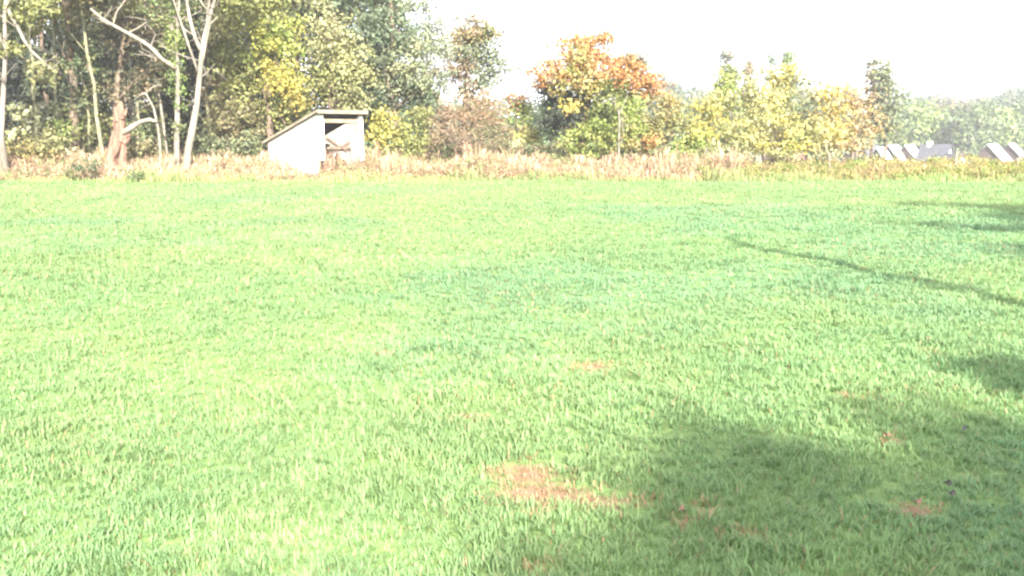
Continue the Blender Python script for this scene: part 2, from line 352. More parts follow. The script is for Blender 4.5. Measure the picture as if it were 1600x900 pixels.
stalks('edge_grass', 'lush yellow green grass fringe below the dead weeds', -19, 20, 27.4, 30.0, 30000, .10, .34,
       [(.11, .19, .06), (.15, .20, .06), (.18, .17, .08), (.11, .17, .05)], 47, .013, heads=False)
def leafy_mass(name, label, x0, x1, ya, yb, n, h, cols, seed, size, cr, per=22):
    rng = np.random.default_rng(seed); y = rng.uniform(ya, yb, n); x = rng.uniform(x0, x1, n)*y/29
    top = h*weed_scale(x, y)*(.35+.9*vnoise(x, y, 1.1, seed))*(.45+.55*sstep(ya, ya+1.3, y))
    P = np.stack([x, y, height(x, y)+rng.uniform(.1, 1, n)*top], 1)
    cols = np.array(cols); w_ = np.clip(vnoise(x, y, .8, seed+2)*1.3+rng.normal(0, .25, n)-.15, 0, .999)*(len(cols)-1); i0 = w_.astype(int); f = (w_-i0)[:, None]
    c = (cols[i0]*(1-f)+cols[np.minimum(i0+1, len(cols)-1)]*f)*rng.uniform(.6, 1.35, (n, 1))
    V, c = foliage(P, rng, size, per, cr, c)
    tag(mesh_obj(name, V, quads(len(V)//4), M['leaf'], col=c), label, name.replace('_', ' '), kind='stuff')
leafy_mass('weed_leaves', 'pinkish tan and green seed heads and leaves among the dead weeds', -19, 7.5, 29.2, 33.4, 4200, .68, [(.10, .13, .045), (.26, .15, .10), (.10, .13, .045), (.30, .21, .13), (.19, .09, .06), (.30, .24, .14), (.10, .14, .045), (.28, .18, .12)], 41, .06, .17)
leafy_mass('bank_leaves', 'green and yellow leaves on the grass bank at right', 6, 20, 29, 37, 3600, .62, [(.09, .13, .03), (.22, .21, .06), (.24, .16, .09), (.12, .15, .04)], 43, .06, .16)
leafy_mass('woodland_undergrowth', 'green and brown leafy undergrowth beneath the trees', -24, 6, 33.5, 54, 5200, .85, [(.05, .08, .03), (.10, .10, .04), (.14, .10, .06), (.08, .11, .04)], 49, .12, .38, 26)

# ------------------------------------------------------------------ shed
def shed():
    c0 = at(498, 276, 30.4); cx, cyy = c0[0], 30.4; g0 = zh(cx, cyy)
    root = tag(empty('shed', (cx, cyy, g0)), 'small derelict white shed with sloping roof and broken door at the wood edge', 'shed')
    th = R(40); root.rotation_euler.z = -th+math.pi/2-R(0)
    # local axes: +X runs along the front (to the right and away), +Y runs along the side wall (to the left and away)
    root.rotation_euler.z = R(50)
    W_, L_, HF, HB = 1.95, 2.75, 2.17, 1.24
    def hz(y): return HF+(HB-HF)*y/L_
    # side wall at x=0: vertical white boards
    m = MB(); n = 14
    for i in range(n):
        y0 = L_*i/n+.003; y1 = L_*(i+1)/n-.003; dz = [0, .01, -.015, .005][i % 4]; b0 = [.05, .08, .03, .12, .06][i % 5]
        xo = -.02-.004*(i % 3)
        m.hexa([(xo, y0, b0), (.0, y0, b0), (.0, y1, b0), (xo, y1, b0), (xo, y0, hz(y0)-.03+dz*0), (.0, y0, hz(y0)-.03), (.0, y1, hz(y1)-.03), (xo, y1, hz(y1)-.03)])
    m.build('side_wall', M['white'], root)
    m = MB(); m.hexa([(W_, 0, .05), (W_+.025, 0, .05), (W_+.025, L_, .05), (W_, L_, .05), (W_, 0, HF-.03), (W_+.025, 0, HF-.03), (W_+.025, L_, HB-.03), (W_, L_, HB-.03)])
    m.build('side_wall', M['white'], root)
    MB().box(.03, W_-.003, L_-.025, L_, .05, HB-.05).build('back_wall', M['dark'], root)
    MB().box(.03, W_-.003, .04, L_-.03, .02, .06).build('floor', M['wood'], root)
    # front frame
    MB().box(.0, .27, -.03, .0, .62, HF-.04).build('front_board', M['white'], root)
    MB().box(.002, .09, -.028, .04, .0, .617).build('corner_post', M['wood'], root)
    MB().box(.273, W_-.1, -.035, .02, HF-.30, HF-.17).build('lintel', M['cream'], root)
    MB().box(W_-.16, W_+.03, -.045, -.002, .55, HF-.06).build('front_board', M['white'], root)
    MB().box(W_-.08, W_, .003, .08, 0, HF-.06).build('corner_post', M['wood'], root)
    # the broken door leans: white boards cut by a slanting edge, brown braces and lower frame bare
    d = empty('door', (0, 0, 0)); d.parent = root
    m = MB(); xs = np.linspace(.26, W_-.18, 8)
    top = lambda x: 1.42+(x-.26)/(W_-.6)*(HF-.30-1.42)*1.35
    for i in range(7):
        x0, x1 = xs[i]+.004, xs[i+1]-.004; lo = [1.18, .92, .85, .62, .42, .35, .30][i]
        m.hexa([(x0, -.07, lo), (x1, -.07, lo-.04), (x1, -.045, lo-.04), (x0, -.045, lo), (x0, -.07, min(top(x0), HF-.32)), (x1, -.07, min(top(x1), HF-.32)), (x1, -.045, min(top(x1), HF-.32)), (x0, -.045, min(top(x0), HF-.32))])
    m.build('door_panel', M['door'], d)
    def bar(x0, z0, x1, z1, w_, y, mat='wood', nm='brace'):
        v = np.array([x1-x0, z1-z0]); v /= np.linalg.norm(v); q = np.array([-v[1], v[0]])*w_/2
        P = [(x0-q[0], z0-q[1]), (x1-q[0], z1-q[1]), (x1+q[0], z1+q[1]), (x0+q[0], z0+q[1])]
        MB().hexa([(P[0][0], y, P[0][1]), (P[1][0], y, P[1][1]), (P[1][0], y+.03, P[1][1]), (P[0][0], y+.03, P[0][1]),
                   (P[3][0], y, P[3][1]), (P[2][0], y, P[2][1]), (P[2][0], y+.03, P[2][1]), (P[3][0], y+.03, P[3][1])]).build(nm, M[mat], d)
    bar(.30, .72, 1.35, 1.22, .10, -.105, 'bark'); bar(.27, 1.38, 1.15, .90, .08, -.14, 'bark'); bar(.28, 1.02, 1.3, 1.0, .08, -.175, 'bark', 'rail')
    for k, x in enumerate((.30, .46, .63, .80, .97, 1.16, 1.33)):
        bar(x, .1, x+.05*(k % 2), .95-.1*(k % 3), .13, -.03-.002*k, 'wood' if k % 3 else 'snag', 'lower_board')
    # roof: boards under felt, pale worn verge and fascia
    ov = .16
    def roofslab(dz, t, x0, x1, y0, y1):
        sl_ = (HB-HF)/L_; z = lambda y: HF+sl_*y+dz
        return MB().hexa([(x0, y0, z(y0)), (x1, y0, z(y0)), (x1, y1, z(y1)), (x0, y1, z(y1)), (x0, y0, z(y0)+t), (x1, y0, z(y0)+t), (x1, y1, z(y1)+t), (x0, y1, z(y1)+t)])
    rf = roofslab(0, .035, -ov, W_+.12, -.28, L_+.2).build('roof', M['felt'], root)
    roofslab(-.05, .088, -ov-.025, -ov-.003, -.28, L_+.2).build('verge_board', M['cream'], rf)
    MB().box(-ov-.02, W_+.06, -.31, -.284, HF+.0, HF+.115).build('fascia', M['cream'], rf)
    roofslab(-.06, .05, W_+.05, W_+.17, -.2, L_+.1).build('verge_board', M['felt'], rf)  # board coloured dark to paint in the shade under the right eave
shed()

# ------------------------------------------------------------------ trees and shrubs, left to right
G1 = 'trees of the near wood'; G2 = 'shrubs along the wood edge'; G3 = 'trees deep in the wood'
# tall pale tree at the left edge of the frame
t1, b1, _ = tree('ash_tree', 'pale slim trunk with a drooping bough at the far left edge', 'tree', 30.6, 6,
    [(-60, -60, 90, 70, 0, 'olive', 'ygreen'), (50, -95, 110, 55, 0, 'ygreen', 'olive'), (60, 15, 45, 22, -.3, 'olive', 'ygreen'), (75, 112, 26, 20, -.2, 'olive', 'cream'), (20, 78, 18, 12, 0, 'olive', 'ygreen')],
    trunk=[(4, None), (2, 215), (5, 150), (9, 80), (7, 20), (14, -40), (20, -120)], tr=.11, bark='pale', limbs=8, seed=1, group=G1, twigs=1, dens=1.8, cr=.34)
def limb_part(root, base, name, pts, Y, r0, r1, mat, seg=7):
    P = np.array([at(px, py, Y+(dy if dy else 0)) for px, py, dy in pts])-base
    Q = []
    for i in range(len(P)-1):
        for k in range(3): Q.append(P[i]+(P[i+1]-P[i])*k/3)
    Q.append(P[-1]); Q = np.array(Q); Q[1:-1] = (Q[:-2]+Q[1:-1]*2+Q[2:])/4
    return MB().tube(Q, np.linspace(r0, r1, len(Q)), seg, .06, np.random.default_rng(3)).build(name, M[mat], root, smooth=True)
limb_part(t1, b1, 'bough', [(9, 10, 0), (28, 42, -.2), (42, 72, -.3), (62, 92, -.4), (82, 108, -.4)], 30.6, .07, .025, 'pale')
# canopy trees whose crowns run out of the top of the frame
tree('oak_tree', 'tall olive crowned tree filling the top left corner', 'tree', 35, 120,
    [(60, -70, 130, 90, 0, 'olive', 'ygreen'), (70, -140, 130, 70, -1, 'olive', 'green'), (50, -110, 100, 60, 2, 'green', 'olive'), (140, -10, 75, 38, -1, 'olive', 'brown'), (30, 25, 60, 28, -1, 'olive', 'ygreen'), (200, -120, 150, 70, 0, 'olive', 'green'), (128, 95, 30, 45, 0, 'dgreen', 'green'), (120, 160, 26, 30, 0, 'dgreen', 'olive')],
    tr=.2, limbs=14, seed=2, group=G1, twigs=2, dens=1.7)
tree('dead_tree', 'brown half bare tree with dangling ivy left of the broken stump', 'tree', 36, 175,
    [(200, 30, 70, 55, 0, 'brown', 'olive'), (235, 110, 45, 50, 0, 'brown', 'dgreen'), (170, 110, 34, 60, 0, 'dgreen', 'brown'), (160, 190, 32, 30, 0, 'olive', 'ygreen'), (215, -80, 130, 60, 0, 'olive', 'brown')],
    tr=.17, bark='bark', limbs=26, seed=3, group=G1, twigs=5, dens=1.15, per=34)
# ivied stem with the long pale bough
t4, b4, _ = tree('ivy_clad_tree', 'green ivy clad straight trunk just left of the forked pale tree', 'tree', 30.6, 274,
    [(272, 60, 16, 50, 0, 'lime', 'olive'), (276, 140, 10, 45, 0, 'green', 'lime'), (262, 20, 38, 30, 0, 'green', 'olive'), (280, 205, 7, 25, 0, 'olive', 'green'), (255, -60, 110, 55, .4, 'olive', 'green')],
    trunk=[(274, None), (276, 235), (277, 180), (278, 120), (276, 60), (280, 0), (275, -70)], tr=.115, bark='pale', limbs=8, seed=4, group=G1, dens=2.6, per=30, size=.10, cr=.26)
limb_part(t4, b4, 'bough', [(277, 108, 0), (252, 92, -.3), (235, 72, -.4), (200, 52, -.5), (178, 40, -.5), (160, 30, -.6), (142, 14, -.6)], 30.6, .075, .04, 'pale')
limb_part(t4, b4, 'dead_bough', [(177, 38, -.5), (182, 18, -.5), (196, 0, -.5)], 30.6, .035, .02, 'pale')
MBs = [[(284, None), (284, 200), (285, 120), (282, 60), (283, 0)]]
# forked pale tree
Yf = 30.2
bf = at(290, 230, Yf); bf = np.array([at(291, 275, Yf)[0], Yf, zh(at(291, 275, Yf)[0], Yf)-.05])
t5, b5, _ = tree('forked_tree', 'pale bare trunk forking into a tall Y left of the white shed', 'tree', Yf, 289,
    [(300, -70, 70, 50, 0, 'ygreen', 'olive'), (350, -50, 60, 40, .5, 'olive', 'brown')],
    trunk=[(288, None), (293, 240), (300, 205), (308, 160), (312, 120), (316, 75), (322, 45), (330, 18), (342, -20), (350, -70)], tr=.135, bark='pale', limbs=6, seed=5, group=G1, dens=1.6, twigs=1)
limb_part(t5, b5, 'fork', [(315, 80, 0), (306, 62, 0), (298, 35, 0), (292, 5, 0), (288, -40, 0)], Yf, .075, .045, 'pale')
limb_part(t5, b5, 'bough', [(330, 20, 0), (318, 10, -.1), (310, -6, -.1)], Yf, .04, .03, 'pale')
def twig_part(root, base, spots, Y_, seed):
    rng = np.random.default_rng(seed)
    for px, py in spots:
        m = MB(); a_ = at(px, py, Y_); 
        d = np.array([rng.uniform(-1, 1)*.9, rng.uniform(-.6, .3), rng.uniform(.1, .9)]); e = a_+d*rng.uniform(.6, 1.3); q = bez(a_, (a_+e)/2+[0, 0, -.1], e, 6); m.tube(q-base, np.linspace(.024, .008, 6), 5)
        for k in (1, 2, 3, 4):
            e2 = q[k]+rng.normal(0, .3, 3)+[0, 0, .12]; m.tube(np.array([q[k], (q[k]+e2)/2+[0, 0, .03], e2])-base, [.014, .010, .006], 4)
        m.build('twig', M['pale'], root, smooth=True)
twig_part(t5, b5, [(313, 120), (318, 70), (308, 165), (296, 30), (303, 55), (324, 40), (330, 15), (312, 95)], Yf, 5)
twig_part(t1, b1, [(6, 130), (30, 45), (50, 80), (66, 95), (7, 60), (80, 108)], 30.4, 6)
twig_part(t4, b4, [(235, 72), (200, 52), (178, 40), (160, 30), (252, 92), (277, 30)], 30.4, 7)
# broken stump with torn limbs
def snag():
    Y_ = 31.0; c = at(183, 230, Y_); base = np.array([c[0], Y_, zh(c[0], Y_)-.05])
    root = tag(empty('broken_stump', base), 'torn reddish tree stump with one pale snapped limb', 'tree stump')
    rng = np.random.default_rng(9)
    P = np.array([at(px, py, Y_) for px, py in ((176, 272), (178, 245), (186, 222), (189, 205), (188, 188), (187, 172), (189, 160))])-base; P[0][2] = 0
    m = MB().tube(P+np.array([[-.12, 0, 0], [-.08, 0, 0], [0, 0, 0], [0, 0, 0], [0, 0, 0], [0, 0, 0], [0, 0, 0]]), [.29, .20, .19, .23, .19, .15, .05], 11, .22, rng)
    for q0, q1, q2, r0, r1 in (((193, 222), (199, 205), (206, 196), .17, .06), ((184, 190), (181, 176), (179, 168), .12, .03), ((190, 185), (196, 178), (198, 170), .12, .03), ((176, 262), (171, 240), (174, 215), .14, .04), ((190, 262), (194, 240), (194, 215), .15, .05)):
        Q = np.array([at(*q, Y_-.12) for q in (q0, q1, q2)])-base; m.tube(bez(Q[0], Q[1], Q[2], 6), np.linspace(r0, r1, 6), 8, .2, rng)
    m.build('trunk', M['snag'], root, smooth=False)
    P2 = np.array([at(px, py, Y_-.2) for px, py in ((193, 208), (208, 197), (220, 190), (234, 187), (244, 190))])-base
    MB().tube(P2, [.13, .10, .07, .08, .05], 7, .1, rng).build('snapped_limb', M['pale'], root, smooth=True)
    P3 = np.array([at(px, py, Y_-.1) for px, py in ((250, 258), (250, 225), (246, 195), (240, 168), (228, 146))])-base
    r2 = tag(empty('dead_sapling', base+P3[0]), 'thin grey bent dead sapling right of the torn stump', 'sapling')
    Q = P3-P3[0]; Q[0][2] -= .3; e = Q[-1]
    MB().tube(Q, [.05, .045, .04, .035, .03], 6).tube([e, e+[.25, .1, .25], e+[.5, .15, .3]], [.028, .02, .012], 5).tube([e, e+[-.2, 0, -.05], e+[-.42, 0, -.22]], [.028, .02, .012], 5).build('trunk', M['pale'], r2, smooth=True)
snag()
# bare stems in the dark wood
stems = [(118, 38.5, .05), (146, 35, .05), (168, 34.0, .07), (205, 38, .08), (228, 37, .06), (247, 40, .09), (262, 36.5, .05), (330, 37, .08), (352, 36, .05), (385, 39, .06), (60, 40, .08), (92, 41, .07)]
spec_ = ['left of the ivied stem', 'between the oak and the stump', 'directly left of the torn stump', 'above the torn stump', 'behind the snapped limb', 'behind the bent sapling',
         'behind the ivy clad trunk', 'right of the forked tree', 'second right of the forked tree', 'amid the yellow green foliage', 'in the dark gap at left', 'right side of the dark gap']
for i, (px, Y_, r) in enumerate(stems):
    rng = np.random.default_rng(60+i); c = at(px, 230, Y_); base = np.array([c[0], Y_, zh(c[0], Y_)-.05])
    root = tag(empty('bare_stem', base), ('slender brown bare tree stem ' + spec_[i]), 'tree', 'slender stems in the wood')
    P = np.zeros((9, 3)); P[:, 2] = np.linspace(0, 9, 9); P[:, 0] = np.cumsum(rng.normal(0, .13, 9)); P[:, 1] = np.cumsum(rng.normal(0, .1, 9)); P -= P[0]
    m = MB().tube(P, r*np.linspace(1.2, .5, 9), 7, .08, rng)
    for k in (4, 5, 6, 7, 7, 8):
        e = P[k]+np.array([rng.normal(0, .9), rng.normal(0, .6), rng.uniform(.5, 1.6)]); m.tube(bez(P[k], (P[k]+e)/2+[0, 0, -.1], e, 5), r*.45*np.linspace(1, .25, 5), 5)
    m.build('trunk', M['ivy' if i % 3 else 'pale'], root, smooth=True)
    n = 26; cl = P[rng.integers(1, 7, n)]*[1, 1, 0]+np.stack([rng.normal(0, .12, n), rng.normal(0, .12, n), rng.uniform(.3, 6.5, n)], 1)
    V, cc = foliage(cl, rng, .09, 22, .22, np.array(C['olive'])*(.7+.6*rng.uniform(size=(n, 1)))*np.ones((n, 3)))
    mesh_obj('ivy', V, quads(len(V)//4), M['leaf'], root, col=cc)
# deep wood behind: dense crowns closing the view, shade painted into their dark leaves
back = [(-60, 43), (10, 47), (75, 46), (140, 48), (205, 44), (270, 47), (330, 45), (400, 48), (465, 45), (530, 49), (590, 46), (-20, 52), (50, 54), (115, 52), (180, 55), (245, 52), (310, 54), (375, 52), (440, 55), (505, 52)]
bl = ['beyond the far left trunk', 'closing the dark gap on the left', 'behind the drooping bough', 'behind the oak crown', 'behind the broken stump', 'behind the ivy clad trunk',
      'behind the forked tree', 'behind the yellow tree', 'behind the shed roof', 'behind the pale olive tree', 'behind the grey green tree'] + [
      'in the back row, '+q for q in ('at the far left edge', 'behind the dark gap', 'left of the stump', 'over the stump', 'left of the forked trunk', 'right of the forked trunk', 'left of the yellow patch', 'over the yellow patch', 'over the shed roof')]
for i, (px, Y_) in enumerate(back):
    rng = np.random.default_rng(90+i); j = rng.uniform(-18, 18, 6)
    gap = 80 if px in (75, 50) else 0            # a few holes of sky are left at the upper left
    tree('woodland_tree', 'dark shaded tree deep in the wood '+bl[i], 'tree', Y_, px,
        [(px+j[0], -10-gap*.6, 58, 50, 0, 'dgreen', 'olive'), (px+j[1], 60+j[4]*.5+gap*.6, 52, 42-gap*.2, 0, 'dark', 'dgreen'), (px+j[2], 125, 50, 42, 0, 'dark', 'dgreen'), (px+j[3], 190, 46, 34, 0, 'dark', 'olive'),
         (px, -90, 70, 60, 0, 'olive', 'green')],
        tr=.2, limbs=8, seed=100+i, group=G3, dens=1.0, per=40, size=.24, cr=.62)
# yellow-green tree
tree('field_maple', 'yellow green tree with a bright yellow patch above the shed', 'tree', 35, 425,
    [(400, 20, 62, 50, 0, 'ygreen', 'olive'), (405, -70, 90, 60, 0, 'olive', 'ygreen'), (440, 118, 34, 28, -1.2, 'yellow', 'ygreen'), (385, 105, 48, 50, 0, 'ygreen', 'olive'), (430, 60, 42, 38, -.5, 'lime', 'yellow'),
     (370, 180, 50, 40, 0, 'olive', 'brown'), (440, 170, 45, 35, 0, 'olive', 'ygreen'), (462, 158, 14, 14, -1.4, 'yellow', 'gold')], tr=.17, limbs=16, seed=11, group=G1, dens=2.3, twigs=2)
tree('hazel_tree', 'brownish olive tree between the forked trunk and the yellow patch', 'tree', 36.5, 345,
    [(345, 60, 34, 55, 0, 'olive', 'brown'), (350, 150, 36, 45, 0, 'brown', 'olive'), (335, -30, 50, 45, 0, 'olive', 'green'), (355, 215, 36, 26, 0, 'olive', 'green')], tr=.13, limbs=16, seed=12, group=G1, dens=1.6, twigs=3)
tree('pale_olive_tree', 'pale cream green tree rising behind the shed roof', 'tree', 36, 515,
    [(510, 60, 44, 45, 0, 'cream', 'olive'), (500, -10, 24, 24, 0, 'cream', 'olive'), (545, 100, 34, 36, -.4, 'cream', 'ygreen'), (505, 130, 44, 40, 0, 'olive', 'ygreen'), (550, 150, 38, 35, -.5, 'olive', 'cream')],
    tr=.15, limbs=14, seed=13, group=G1, dens=2.2, twigs=2)
tree('holm_oak', 'dense grey green tree with dark hollows right of the shed', 'tree', 37, 620,
    [(585, -5, 44, 48, 0, 'grey', 'green'), (600, 60, 50, 50, -.4, 'grey', 'dgreen'), (645, 105, 52, 48, -.8, 'grey', 'cream'), (590, 130, 48, 45, 0, 'grey', 'dgreen'), (665, 150, 40, 30, 0, 'grey', 'green'), (600, -80, 60, 50, 0, 'grey', 'green'), (640, 60, 34, 30, 0, 'grey', 'green')],
    tr=.22, limbs=16, seed=14, group=G1, dens=2.4, twigs=1)
tree('willow_tree', 'silvery thin leaved tree with sky showing through its top', 'tree', 38, 665,
    [(655, 22, 38, 44, 0, 'silver', 'grey'), (680, 72, 32, 38, 0, 'silver', 'grey'), (640, -30, 34, 30, 0, 'silver', 'grey'), (688, 120, 28, 34, 0, 'grey', 'pink')],
    tr=.10, bark='pale', limbs=22, seed=15, group=G1, dens=1.9, per=26, twigs=4, cr=.34)
tree('ash_tree', 'upright brownish tree standing alone against the sky beside the silvery tree', 'tree', 40, 722,
    [(735, 50, 44, 30, 0, 'olive', 'rust'), (754, 82, 42, 32, 0, 'grey', 'olive'), (706, 72, 34, 34, 0, 'brown', 'cream'), (774, 100, 28, 20, 0, 'silver', 'grey'), (760, 60, 26, 20, 0, 'olive', 'cream'), (755, 128, 34, 20, 0, 'grey', 'silver'), (722, 118, 24, 32, 0, 'brown', 'rust'), (735, 165, 24, 30, 0, 'brown', 'olive')],
    trunk=[(722, None), (726, 200), (727, 150), (730, 110), (734, 70), (735, 45)], tr=.14, bark='bark', limbs=22, seed=16, dens=2.5, per=36, twigs=3, cr=.4)
# yellow bush right of the shed
tree('hazel_bush', 'bright yellow green bush touching the right side of the shed', 'bush', 33.6, 610,
    [(600, 205, 30, 34, 0, 'ygreen', 'yellow'), (640, 210, 34, 32, .3, 'ygreen', 'olive'), (615, 245, 45, 14, -.3, 'olive', 'ygreen'), (655, 180, 22, 18, .5, 'olive', 'ygreen')], stem=False, limbs=12, seed=17, group=G2, dens=3.2, per=30, tr=.05, cr=.3)
tree('hawthorn_bush', 'wide reddish brown leafless looking thicket in front of the lone ash', 'bush', 35, 745,
    [(735, 185, 44, 34, 0, 'brown', 'rust'), (780, 180, 36, 32, 0, 'rust', 'brown'), (700, 205, 36, 28, 0, 'brown', 'pink'), (765, 220, 55, 20, -.4, 'brown', 'olive'), (755, 152, 22, 14, 0, 'rust', 'pink')],
    stem=False, limbs=46, seed=18, group=G2, dens=2.3, per=26, tr=.05, size=.08, twigs=5, cr=.3)
tree('bramble_bush', 'small pink brown bramble mound behind the hawthorn thicket at its left', 'bush', 36.5, 690,
    [(690, 180, 30, 22, 0, 'pink', 'brown'), (680, 220, 30, 20, 0, 'olive', 'pink')], stem=False, limbs=16, seed=19, group=G2, dens=2.2, per=26, tr=.04, twigs=2)
tree('elder_bush', 'little pale yellow leaved bush left of the orange tree', 'bush', 32.6, 811,
    [(811, 218, 11, 12, 0, 'cream', 'yellow')], stem=False, limbs=6, seed=20, group=G2, dens=5, per=24, tr=.02, size=.1, cr=.18)
tree('spindle_tree', 'lime and rust coloured young tree tucked against the orange tree', 'tree', 37.5, 815,
    [(815, 175, 20, 22, 0, 'lime', 'ygreen'), (805, 158, 22, 14, 0, 'rust', 'orange'), (825, 205, 18, 24, 0, 'ygreen', 'gold')], tr=.06, limbs=8, seed=21, dens=2.6, per=30)
# the orange tree; the shade of its hollow is painted with dark leaves
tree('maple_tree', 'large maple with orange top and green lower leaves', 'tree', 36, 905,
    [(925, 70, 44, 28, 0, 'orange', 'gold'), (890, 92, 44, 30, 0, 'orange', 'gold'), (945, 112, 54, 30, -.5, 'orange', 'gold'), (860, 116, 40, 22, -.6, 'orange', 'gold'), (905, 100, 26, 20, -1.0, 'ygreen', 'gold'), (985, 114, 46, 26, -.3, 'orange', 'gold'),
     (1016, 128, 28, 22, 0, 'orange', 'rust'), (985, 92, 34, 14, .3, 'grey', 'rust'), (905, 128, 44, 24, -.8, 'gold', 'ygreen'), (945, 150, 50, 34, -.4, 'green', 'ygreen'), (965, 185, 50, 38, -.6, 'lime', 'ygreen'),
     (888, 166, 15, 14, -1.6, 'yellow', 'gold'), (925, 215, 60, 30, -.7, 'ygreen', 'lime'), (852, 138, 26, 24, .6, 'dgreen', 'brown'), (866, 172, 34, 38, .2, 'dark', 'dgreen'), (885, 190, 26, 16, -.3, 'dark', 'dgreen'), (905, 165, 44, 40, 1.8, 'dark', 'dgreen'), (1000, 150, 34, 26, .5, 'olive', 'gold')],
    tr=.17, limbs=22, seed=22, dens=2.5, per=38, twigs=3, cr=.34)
limb_part(*tree('birch_sapling', 'slim pale stemmed sapling in front of the orange maple', 'sapling', 33.4, 967,
    [(975, 185, 16, 24, 0, 'olive', 'ygreen'), (955, 160, 15, 15, 0, 'ygreen', 'olive'), (985, 215, 16, 18, 0, 'gold', 'ygreen')],
    trunk=[(966, None), (967, 230), (968, 190), (966, 172), (958, 158)], tr=.045, bark='pale', limbs=9, seed=23, dens=2.0, per=20, twigs=2, size=.09, cr=.22)[:2], 'branch', [(967, 180, 0), (974, 165, 0), (980, 150, 0)], 33.4, .02, .01, 'pale')
tree('hazel_bush', 'broad olive and gold bush right of the orange maple', 'bush', 37, 1030,
    [(1020, 195, 34, 36, 0, 'olive', 'gold'), (1050, 190, 30, 30, .4, 'olive', 'ygreen'), (1000, 215, 30, 26, -.4, 'ygreen', 'gold'), (1035, 160, 26, 14, 0, 'gold', 'olive'), (1015, 222, 16, 10, -1.2, 'orange', 'gold')],
    stem=False, limbs=22, seed=24, group=G2, dens=2.6, per=28, tr=.05, twigs=2)
tree('lime_bush', 'low vivid green bush at the foot of the sparse yellow trees', 'bush', 33.5, 1075,
    [(1075, 228, 26, 20, 0, 'lime', 'ygreen'), (1055, 238, 30, 12, 0, 'lime', 'green'), (1092, 215, 16, 14, 0, 'yellow', 'lime')], stem=False, limbs=10, seed=25, group=G2, dens=3.4, per=26, tr=.03, cr=.26)
# sparse yellow young trees on the right
G5 = 'sparse yellow young trees'
sp = [(1105, 38, [(1100, 190, 24, 34), (1088, 165, 18, 12), (1120, 160, 20, 20)], 'leftmost of the sparse yellow trees, low and round', 'ygreen', 'yellow'),
      (1140, 40, [(1140, 125, 22, 22), (1135, 160, 26, 24), (1145, 205, 28, 34)], 'sparse yellow tree with a lime tuft on top, above the left poplar tip', 'ygreen', 'lime'),
      (1180, 37, [(1178, 150, 22, 30), (1175, 200, 26, 36), (1180, 118, 12, 14)], 'narrow sparse yellow tree second from the golden topped one', 'cream', 'ygreen'),
      (1222, 39, [(1225, 120, 32, 18), (1215, 155, 30, 28), (1220, 205, 30, 34)], 'tallest sparse yellow tree with a golden flat top', 'yellow', 'cream'),
      (1262, 38, [(1260, 160, 22, 26), (1262, 205, 24, 34), (1268, 130, 22, 10)], 'pale sparse tree with blue green tips right of the golden top', 'cream', 'grey'),
      (1300, 36, [(1298, 160, 20, 22), (1300, 200, 22, 32), (1305, 135, 14, 10)], 'sparse gold and cream tree in the middle right', 'gold', 'yellow'),
      (1340, 39, [(1338, 160, 26, 24), (1345, 195, 24, 28), (1328, 138, 16, 10)], 'pinkish gold sparse tree left of the tall poplar', 'gold', 'pink')]
for i, (px, Y_, lb, lab, c1, c2) in enumerate(sp):
    tree('young_tree', lab, 'tree', Y_, px, [(a_, b_, r1_*1.15, r2_*1.1, (k-1)*.3, c1 if k < 2 else 'cream', c2) for k, (a_, b_, r1_, r2_) in enumerate(lb)],
         tr=.055, bark='pale', limbs=22, seed=30+i, group=G5, dens=3.0, per=18, twigs=4, size=.15, cr=.42, mix=.45)
tree('yellow_shrub', 'low yellow leaved shrub before the brown roofed house', 'bush', 34, 1245,
    [(1245, 225, 22, 20, 0, 'yellow', 'ygreen'), (1225, 238, 30, 12, 0, 'ygreen', 'cream')], stem=False, limbs=12, seed=40, group=G2, dens=2.4, per=20, tr=.03, size=.13, cr=.26)
tree('yellow_shrub', 'low cream and green shrub below the leftmost sparse yellow tree', 'bush', 34, 1130,
    [(1110, 230, 24, 16, 0, 'cream', 'ygreen'), (1150, 236, 30, 12, 0, 'olive', 'cream')], stem=False, limbs=12, seed=41, group=G2, dens=2.4, per=20, tr=.03, size=.13, cr=.26)
tree('yellow_shrub', 'straggly tan shrub under the pinkish gold tree', 'bush', 34.5, 1320,
    [(1325, 232, 30, 14, 0, 'pink', 'gold'), (1290, 238, 24, 12, 0, 'cream', 'olive')], stem=False, limbs=12, seed=42, group=G2, dens=2.2, per=20, tr=.03, size=.13, cr=.26)
for i, (px, py, Y_, lab) in enumerate([(1165, 205, 35.5, 'full pale yellow bush in the middle of the sparse yellow trees'), (1275, 205, 35.5, 'full yellow bush below the blue green tips'), (1205, 180, 36, 'leafy yellow green sapling under the golden top')]):
    tree('yellow_shrub', lab, 'bush', Y_, px, [(px, py, 36, 36, 0, 'cream', 'yellow'), (px-25, py+18, 26, 24, -.3, 'ygreen', 'cream'), (px+25, py+20, 26, 22, -.3, 'yellow', 'cream')],
         stem=False, limbs=20, seed=45+i, group=G2, dens=2.2, per=18, tr=.04, size=.14, cr=.34, twigs=2)
for i, (px, py, rx, c1, lab) in enumerate([(1400, 254, 30, 'olive', 'low bramble hiding the foot of the glare white slanting roofs'), (1462, 252, 28, 'ygreen', 'low bramble before the pointed gable house'), (1540, 253, 30, 'olive', 'low bramble before the wide glare white slanting roof'), (1360, 250, 20, 'cream', 'low pale bramble below the poplars')]):
    tree('bramble_bush', lab, 'bush', 36, px, [(px, py, rx, 7, 0, c1, 'ygreen'), (px+20, py+3, 20, 6, -.4, 'gold', c1)], stem=False, limbs=8, seed=48+i+10, group=G2, dens=4, per=20, tr=.02, size=.09, cr=.2)
